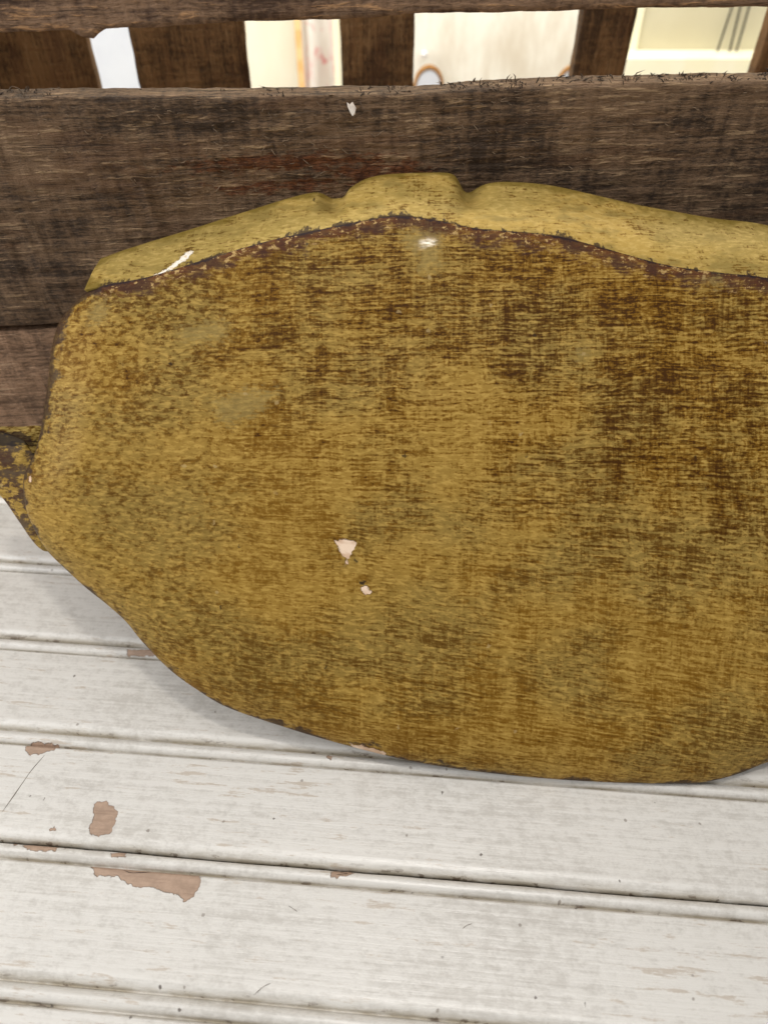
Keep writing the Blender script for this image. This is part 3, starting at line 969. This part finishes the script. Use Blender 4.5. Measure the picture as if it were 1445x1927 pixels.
for i in range(300):
    x = rnd.uniform(-0.18, 0.19)
    z = 0.2335 - abs(rnd.gauss(0, 0.022))
    if z < 0.17:
        continue
    L = rnd.uniform(0.002, 0.006)
    a = rnd.gauss(0, 0.5)
    dx, dz = math.cos(a) * L, math.sin(a) * L
    up = rnd.uniform(0.0004, 0.0014)
    sp.append(((x, 0.0008, z), (x + dx * 0.5, -up, z + dz * 0.5 + rnd.uniform(-0.0012, 0.0012)), (x + dx, -up * 0.6, z + dz), rnd.uniform(0.00010, 0.00028)))
fibres("face_fibres", sp, M_fibre2)
# pale flake caught on the slat below the middle batten
fl = np.array([(-0.0016, -0.0012, 0.0024), (-0.0006, -0.0022, 0.0018), (0.0004, -0.0016, 0.0027), (0.0012, -0.0026, 0.0012), (0.0017, -0.0018, 0.0002),
               (0.0012, -0.0028, -0.0008), (0.0013, -0.0020, -0.0021), (0.0002, -0.0027, -0.0027), (-0.0005, -0.0016, -0.0018), (-0.0009, -0.0022, -0.0004), (-0.0014, -0.0014, 0.0008)])
fl = fl * np.array([1.25, 1.1, 1.0]) + np.array([-0.0145, 0.0008, 0.2285])
bk = fl + np.array([0, 0.0008, 0])
nn = len(fl)
mesh_obj("splinter_flake", np.vstack([fl, bk]), [tuple(range(nn)), tuple(range(nn, 2 * nn))[::-1]] + [(i, (i + 1) % nn, nn + (i + 1) % nn, nn + i) for i in range(nn)], M_flake, crate, smooth_shade=False)

# ------------------------------------------------------------------ leaning gold board
TILT = rad(47)
HB = 0.012
board = empty("gold_board", (0, 0.16052, 0.0))
tag(board, "large gold and brown rubbed wooden board with curved outline leaning against the crate", "board")
vv = Vector((0, math.cos(TILT), math.sin(TILT)))
nv_ = Vector((0, -math.sin(TILT), math.cos(TILT)))
BM = Matrix(((1, vv.x, nv_.x, 0), (0, vv.y, nv_.y, 0), (0, vv.z, nv_.z, 0), (0, 0, 0, 1)))
BM = BM @ Matrix.Translation((0, 0, HB))

RIDGE = [(-0.1237, 0.2284), (-0.1108, 0.2302), (-0.099, 0.233), (-0.0802, 0.239), (-0.0638, 0.2441), (-0.0473, 0.2487), (-0.0286, 0.2528), (-0.0099, 0.2567), (0.0064, 0.259), (0.0251, 0.2567), (0.0415, 0.2533), (0.0648, 0.2514), (0.0789, 0.2494), (0.1, 0.2436), (0.1235, 0.2372), (0.147, 0.2337), (0.1694, 0.2309), (0.2061, 0.2198), (0.2418, 0.2047), (0.2781, 0.1825)]
LOWER = [(0.3133, 0.1606), (0.3267, 0.1361), (0.3257, 0.1064), (0.3049, 0.074), (0.2687, 0.0463), (0.2245, 0.026), (0.1811, 0.0107), (0.1675, 0.0051), (0.155, 0.0015), (0.1425, 0.0), (0.1199, 0.0), (0.0897, 0.0013), (0.0596, 0.0038), (0.032, 0.0072), (0.0094, 0.0113), (-0.0081, 0.0156), (-0.0257, 0.0204), (-0.0456, 0.0265), (-0.0731, 0.0362), (-0.0879, 0.045), (-0.1003, 0.0544), (-0.1125, 0.0672), (-0.1198, 0.0765), (-0.1283, 0.0845), (-0.1381, 0.0925), (-0.1466, 0.1005), (-0.1558, 0.1099), (-0.161, 0.1188), (-0.165, 0.1287), (-0.1662, 0.1386), (-0.1653, 0.1459), (-0.1612, 0.1533), (-0.1575, 0.1643), (-0.1548, 0.1765), (-0.1528, 0.1874), (-0.1513, 0.1995), (-0.1491, 0.2092), (-0.1456, 0.2164), (-0.1391, 0.2231), (-0.1329, 0.2279)]
CREST = [(-0.1348, 0.2478), (-0.117, 0.254), (-0.0865, 0.2632), (-0.0612, 0.2711), (-0.0435, 0.2763), (-0.0309, 0.2788), (-0.0228, 0.2783), (-0.0188, 0.2766), (-0.0152, 0.2798), (-0.0082, 0.2837), (0.0019, 0.2857), (0.0195, 0.2862), (0.0316, 0.2857), (0.0361, 0.2832), (0.0397, 0.2815), (0.046, 0.2825), (0.0598, 0.2835), (0.08, 0.2818), (0.1078, 0.2756), (0.1331, 0.2704), (0.1584, 0.2664), (0.1825, 0.2634), (0.222, 0.252), (0.2606, 0.2346), (0.2997, 0.2094)]
CHIPS_GLINT = [
    [(-0.0221, 0.1164), (-0.0173, 0.1171), (-0.012, 0.1157), (-0.013, 0.1126), (-0.0149, 0.1092), (-0.0161, 0.1054), (-0.0173, 0.1044), (-0.0171, 0.1078), (-0.019, 0.1111)],
    [(-0.0106, 0.097), (-0.0078, 0.0965), (-0.0056, 0.0938), (-0.0063, 0.0912), (-0.0083, 0.0924), (-0.0102, 0.0943)],
    [(-0.1611, 0.1447), (-0.1587, 0.1452), (-0.1582, 0.1423), (-0.1602, 0.1413)],  # glint on the left edge, painted in as a pale patch
    [(-0.0168, 0.0215), (-0.0126, 0.0195), (-0.0106, 0.0208), (-0.0075, 0.0183), (-0.0052, 0.0192), (-0.0019, 0.0172), (0.0015, 0.0165), (-0.0001, 0.0130), (-0.0056, 0.0140), (-0.0131, 0.0160)],
]
PITS = [[(-0.013, 0.1087), (-0.0113, 0.1087), (-0.0111, 0.1068), (-0.0128, 0.1066)],
        [(-0.0109, 0.0986), (-0.0078, 0.0989), (-0.0078, 0.0967), (-0.0102, 0.0965)]]
DABS = [[(0.0081, 0.250), (0.0134, 0.2515), (0.0247, 0.250), (0.0242, 0.2441), (0.0238, 0.236), (0.021, 0.2337), (0.0158, 0.2344), (0.0153, 0.2418), (0.0088, 0.2452)],
        [(-0.0739, 0.1766), (-0.0596, 0.1825), (-0.0467, 0.1809), (-0.0526, 0.1731), (-0.0669, 0.1672), (-0.0716, 0.1696)],
        [(-0.131, 0.2163), (-0.1262, 0.2221), (-0.1215, 0.2198), (-0.1228, 0.214), (-0.1276, 0.2105)],
        [(-0.09, 0.209), (-0.07, 0.212), (-0.068, 0.205), (-0.088, 0.203)],
        [(0.0847, 0.1989), (0.0866, 0.2), (0.0885, 0.1982), (0.0876, 0.1961), (0.0852, 0.1965)],
        [(0.1413, 0.2302), (0.1447, 0.2314), (0.1467, 0.2284), (0.1453, 0.2268), (0.1429, 0.2279)]]
STROKE = [(-0.1036, 0.2312, -0.001), (-0.0995, 0.2339, -0.0018), (-0.0957, 0.2369, -0.0034), (-0.0932, 0.2391, -0.0048), (-0.0902, 0.2426, -0.0073), (-0.089, 0.2447, -0.009)]
# paint coverage: (u, v, radius_u, radius_v, amount); positive = more gold
BIAS = [(-0.12, 0.15, 0.05, 0.06, 0.10), (-0.06, 0.14, 0.05, 0.05, 0.02), (0.03, 0.145, 0.035, 0.035, 0.16),
        (0.0, 0.09, 0.08, 0.03, 0.10), (-0.13, 0.10, 0.03, 0.03, 0.13), (0.10, 0.20, 0.05, 0.04, -0.08),
        (0.06, 0.215, 0.05, 0.02, -0.08), (0.15, 0.20, 0.04, 0.05, -0.10), (0.15, 0.16, 0.05, 0.03, -0.16),
        (-0.06, 0.215, 0.04, 0.012, -0.05), (0.02, 0.225, 0.03, 0.015, -0.05), (0.09, 0.09, 0.06, 0.03, 0.02),
        (-0.06, 0.06, 0.05, 0.02, -0.06), (0.06, 0.03, 0.09, 0.02, -0.03), (0.02, 0.19, 0.02, 0.05, 0.05),
        (-0.105, 0.215, 0.02, 0.012, 0.08)]

ridge_c = catmull(RIDGE, False, 10)
outl = catmull(RIDGE + LOWER, True, 10)
nout = 760
outl = resample(outl, nout, True)
dr_o = dist_poly(outl, ridge_c)
on_ridge = np.exp(-(dr_o / 0.004) ** 2)
Hh = 0.0012 * on_ridge + HB * (1 - on_ridge)
# radius of the rolled edge: tight along the upper left, wide along the bottom
up_left = smooth(0.145, 0.175, outl[:, 1]) * (outl[:, 0] < 0)
Rr = np.where(on_ridge > 0.5, 0.004, 0.026)
Rr = Rr * (1 - up_left) + np.where(on_ridge > 0.5, 0.004, 0.009) * up_left
ker = np.ones(15) / 15
Rr = np.convolve(np.r_[Rr[-7:], Rr, Rr[:7]], ker, 'valid')
Hh = np.convolve(np.r_[Hh[-4:], Hh, Hh[:4]], np.ones(9) / 9, 'valid')
ctr = np.array([0.06, 0.135])
nr = 130
s = np.linspace(0, 1, nr) ** 1.7
s[-1] = 0.995
P2 = outl[None] * (1 - s)[:, None, None] + ctr[None, None] * s[:, None, None]
dd = s[:, None] * np.linalg.norm(outl - ctr, axis=1)[None]
q = np.clip(1 - dd / Rr[None], 0, 1)
h = -Hh[None] * (1 - np.sqrt(np.clip(1 - q * q, 0, 1)))
h = h + 0.008 * np.clip(4 * (P2[..., 1] / 0.26) * (1 - P2[..., 1] / 0.26), 0, 1) * smooth(0, 0.03, dd + 0.03 * on_ridge[None])
h = h + 0.0010 * 2 * fbm(P2[..., 0] * 28, P2[..., 1] * 40, 3, 3) * smooth(0, 0.02, dd)
front = np.concatenate([P2, h[..., None]], -1)
# wrap round to the back
wall_rows = []
for t in np.linspace(0.15, 1, 8):
    inset = 0.024 * t ** 0.8
    p = outl + (ctr - outl) / np.linalg.norm(ctr - outl, axis=1)[:, None] * inset
    wall_rows.append(np.concatenate([p, (-Hh - 0.020 * t)[:, None]], -1))
wall_rows = np.array(wall_rows)[::-1]
backc = np.concatenate([ctr[None] * 0.98 + (outl) * 0.02, np.full((nout, 1), -0.032)], -1)[None]
rows = np.concatenate([backc, wall_rows, front], 0)
nrow = rows.shape[0]
V = rows.reshape(-1, 3)
F = [tuple(x) for x in grid_faces(nrow, nout, True, flip=True)]
F += [tuple(range(nout)), tuple(range((nrow - 1) * nout, nrow * nout))[::-1]]
p2 = V[:, :2]
is_front = np.r_[np.zeros((nrow - nr) * nout), np.ones(nr * nout)]
rd = dist_poly(p2, resample(ridge_c, 120))
low_c = resample(catmull(LOWER, False, 6), 160)
ed = dist_poly(p2, low_c)
ed = ed - 0.0055 * smooth(0.140, 0.185, p2[:, 1]) * (p2[:, 0] < -0.08)
ed = np.where(is_front > 0, ed, 0.0)
chip_glint = np.full(len(V), 0.02)
for poly in CHIPS_GLINT:
    chip_glint = np.minimum(chip_glint, sdf(p2, poly))
chip_glint = np.where(is_front > 0, chip_glint, 0.02)
pit = np.full(len(V), 0.02)
for poly in PITS:
    pit = np.minimum(pit, sdf(p2, poly))
dab = np.full(len(V), 0.02)
for poly in DABS:
    dab = np.minimum(dab, sdf(p2, poly))
bias = np.full(len(V), 0.0) - 0.05 * smooth(0.16, 0.23, p2[:, 1] + 0.15 * p2[:, 0])
vig = 0.56 + 0.52 * smooth(0.09, 0.20, p2[:, 1] + 0.25 * p2[:, 0])
gloss = np.exp(-(((p2[:, 0] - 0.0195) / 0.0034) ** 2 + ((p2[:, 1] - 0.2466) / 0.0026) ** 2))
for (a, b, ra, rb, k) in BIAS:
    bias += 0.38 * k * np.exp(-((p2[:, 0] - a) / ra) ** 2 - ((p2[:, 1] - b) / rb) ** 2)
mesh_obj("face", V, F, M_body, board, {"ridge": rd, "edge": ed, "chip_glint": chip_glint, "pit": pit, "dab": dab, "bias": bias, "vigour": vig, "gloss": gloss, "mottle": 0.1 + 0.75 * smooth(0.0, 0.11, -p2[:, 0])}, mat4=BM)

# carved rim sloping back from the ridge
nc = 620
Rg = resample(catmull([(-0.1325, 0.2268)] + RIDGE, False, 12), nc)
Cr = resample(catmull(CREST, False, 12), nc)
BB = 0.028
nq = 34
Q = np.linspace(0, 1, nq)
rim_rows = []
for qv in Q:
    p = Rg * (1 - qv) + Cr * qv
    hh = -0.0010 - (BB - 0.001) * qv ** 1.08
    uu = p[:, 0]
    lump = smooth(-0.0215, -0.0165, uu) * (1 - smooth(0.0335, 0.0385, uu)) * 0.0032
    val = -0.0055 * np.exp(-((uu + 0.0245) / 0.0045) ** 2) - 0.0062 * np.exp(-((uu - 0.0405) / 0.0055) ** 2)
    carve = (lump + val) * smooth(0.25, 0.85, qv) + 0.0010 * 2 * fbm(uu * 30, uu * 0 + qv * 3, 77, 3) * smooth(0, 0.2, qv)
    carve = carve * (1 - 0.0)
    hh = hh + carve * 0.75
    p = p + np.array([0, 1.0])[None] * (carve * 0.25)[:, None]
    rim_rows.append(np.concatenate([p, (np.zeros(nc) + hh)[:, None]], -1))
last = rim_rows[-1]
for ang in (0.35, 0.7, 1.1, 1.57):
    r0 = 0.003
    p = last.copy()
    p[:, 1] += r0 * (math.sin(ang + 0.8) - math.sin(0.8)) * 0.8
    p[:, 2] -= r0 * (ang)
    rim_rows.append(p)
for t in (0.5, 1.0):
    p = rim_rows[nq + 3].copy()
    p[:, :2] = p[:, :2] * (1 - 0.75 * t) + Rg * 0.75 * t
    p[:, 1] -= 0.006 * t
    p[:, 2] = p[:, 2] * (1 - t) + (-0.031) * t
    rim_rows.append(p)
rim_rows = np.array(rim_rows)
nrw = len(rim_rows)
V = rim_rows.reshape(-1, 3)
F = [tuple(x) for x in grid_faces(nrw, nc, flip=False)]
F += [tuple(i * nc for i in range(nrw))[::-1], tuple(i * nc + nc - 1 for i in range(nrw))]
F += [((nrw - 1) * nc + i, (nrw - 1) * nc + i + 1, i + 1, i) for i in range(nc - 1)]
rd = dist_poly(V[:, :2], resample(ridge_c, 120))
rowi = np.repeat(np.arange(nrw), nc)
ed = np.where(rowi < nq, (1 - np.minimum(rowi / (nq - 1), 1)) * 0.026, 0.0)
ed = np.minimum(ed, dist_poly(V, [rim_rows[0][0], rim_rows[nq // 2][0], rim_rows[nq - 1][0]]) * 0.7)
st = dist_poly(V, STROKE)
far = np.interp(V[:, 0], [-0.104, -0.094, -0.090, -0.088], [0.0008, 0.0018, 0.0022, 0.0030])
chip_glint = np.where(rowi < nq, st - far, 0.02)
bias = np.full(len(V), 0.13)
mesh_obj("rim", V, F, M_rim, board, {"ridge": rd, "edge": ed, "chip_glint": chip_glint, "pit": np.full(len(V), 0.02), "dab": np.full(len(V), 0.02), "bias": bias, "vigour": np.full(len(V), 0.8), "mottle": np.full(len(V), 0.4)}, mat4=BM)

# smaller set-back lobe at the left end
TAILF = [(-0.2010, 0.1640), (-0.1901, 0.1657), (-0.1801, 0.1652), (-0.1747, 0.1637), (-0.1690, 0.1611), (-0.1655, 0.1555), (-0.1500, 0.1450), (-0.1384, 0.1309), (-0.1439, 0.1057), (-0.1577, 0.108), (-0.1644, 0.1098), (-0.1737, 0.1221), (-0.1809, 0.1329), (-0.1906, 0.1434)]
TAILC = [(-0.2093, 0.1673), (-0.1963, 0.1681), (-0.186, 0.1684), (-0.1757, 0.1684), (-0.1654, 0.1680), (-0.1610, 0.1575)]
to = resample(catmull(TAILF, True, 10), 220, True)
tc = np.array([-0.168, 0.138])
rows = []
HT = -0.018
tridge = resample(catmull(TAILF[:6], False, 8), 40)
topness = np.exp(-(dist_poly(to, tridge) / 0.004) ** 2)
for t in np.linspace(1, 0.1, 8):      # back side first
    p = to + (tc - to) * 0.28 * t
    rows.append(np.concatenate([p, np.full((220, 1), HT - 0.004 - 0.012 * t)], -1))
for sv in np.linspace(0, 0.985, 30) ** 1.4:
    p = to * (1 - sv) + tc * sv
    d_ = sv * np.linalg.norm(to - tc, axis=1)
    qq = np.clip(1 - d_ / 0.008, 0, 1)
    hh = HT - 0.005 * (1 - 0.7 * topness) * (1 - np.sqrt(1 - qq * qq)) + 0.0008 * 2 * fbm(p[:, 0] * 60, p[:, 1] * 60, 8, 3)
    rows.append(np.concatenate([p, hh[:, None]], -1))
rows = np.array(rows)
V = rows.reshape(-1, 3)
nrw = len(rows)
F = [tuple(x) for x in grid_faces(nrw, 220, True, flip=False)]
F += [tuple(range(220))[::-1], tuple(range((nrw - 1) * 220, nrw * 220))]
# rows run clockwise or not: recalc below
tb = -0.03 - 0.26 * smooth(-0.172, -0.160, V[:, 0]) * smooth(0.118, 0.13, V[:, 1])
lobe = mesh_obj("end_lobe", V, F, M_tail, board, {"ridge": dist_poly(V[:, :2], tridge), "edge": np.full(len(V), 0.02), "chip_glint": np.full(len(V), 0.02), "pit": np.full(len(V), 0.02), "dab": np.full(len(V), 0.02), "bias": tb, "vigour": np.ones(len(V)), "mottle": np.ones(len(V))}, mat4=BM)
# its own sloping rim
tr = resample(tridge, 90)
tcx = resample(catmull(TAILC, False, 8), 90)
rows = []
for qv in np.linspace(0, 1, 14):
    p = tr * (1 - qv) + tcx * qv
    rows.append(np.concatenate([p, np.full((90, 1), HT - 0.001 - 0.012 * qv)], -1))
p = rows[-1].copy(); p[:, 2] -= 0.003; p[:, 1] -= 0.001; rows.append(p)
p = rows[0].copy(); p[:, 2] = HT - 0.016; p[:, 1] -= 0.006; rows.append(p)
rows = np.array(rows)
V = rows.reshape(-1, 3)
nrw = len(rows)
F = [tuple(x) for x in grid_faces(nrw, 90)]
F += [tuple(i * 90 for i in range(nrw))[::-1], tuple(i * 90 + 89 for i in range(nrw))]
mesh_obj("end_rim", V, F, M_rim, board, {"ridge": dist_poly(V[:, :2], tridge), "edge": np.full(len(V), 0.02), "chip_glint": np.full(len(V), 0.02), "pit": np.full(len(V), 0.02), "dab": np.full(len(V), 0.02), "bias": np.full(len(V), 0.08), "vigour": np.ones(len(V))}, mat4=BM)

# consistent outward normals on every closed mesh
import bmesh
for o in list(bpy.data.objects):
    if o.type == 'MESH' and o.name.split('.')[0] in ("face", "rim", "end_lobe", "end_rim", "plank", "slat", "batten", "back_plank", "end_board", "ring", "cable", "disc", "knob_body", "splinter_flake"):
        bm = bmesh.new()
        bm.from_mesh(o.data)
        bmesh.ops.recalc_face_normals(bm, faces=bm.faces)
        bm.to_mesh(o.data)
        bm.free()
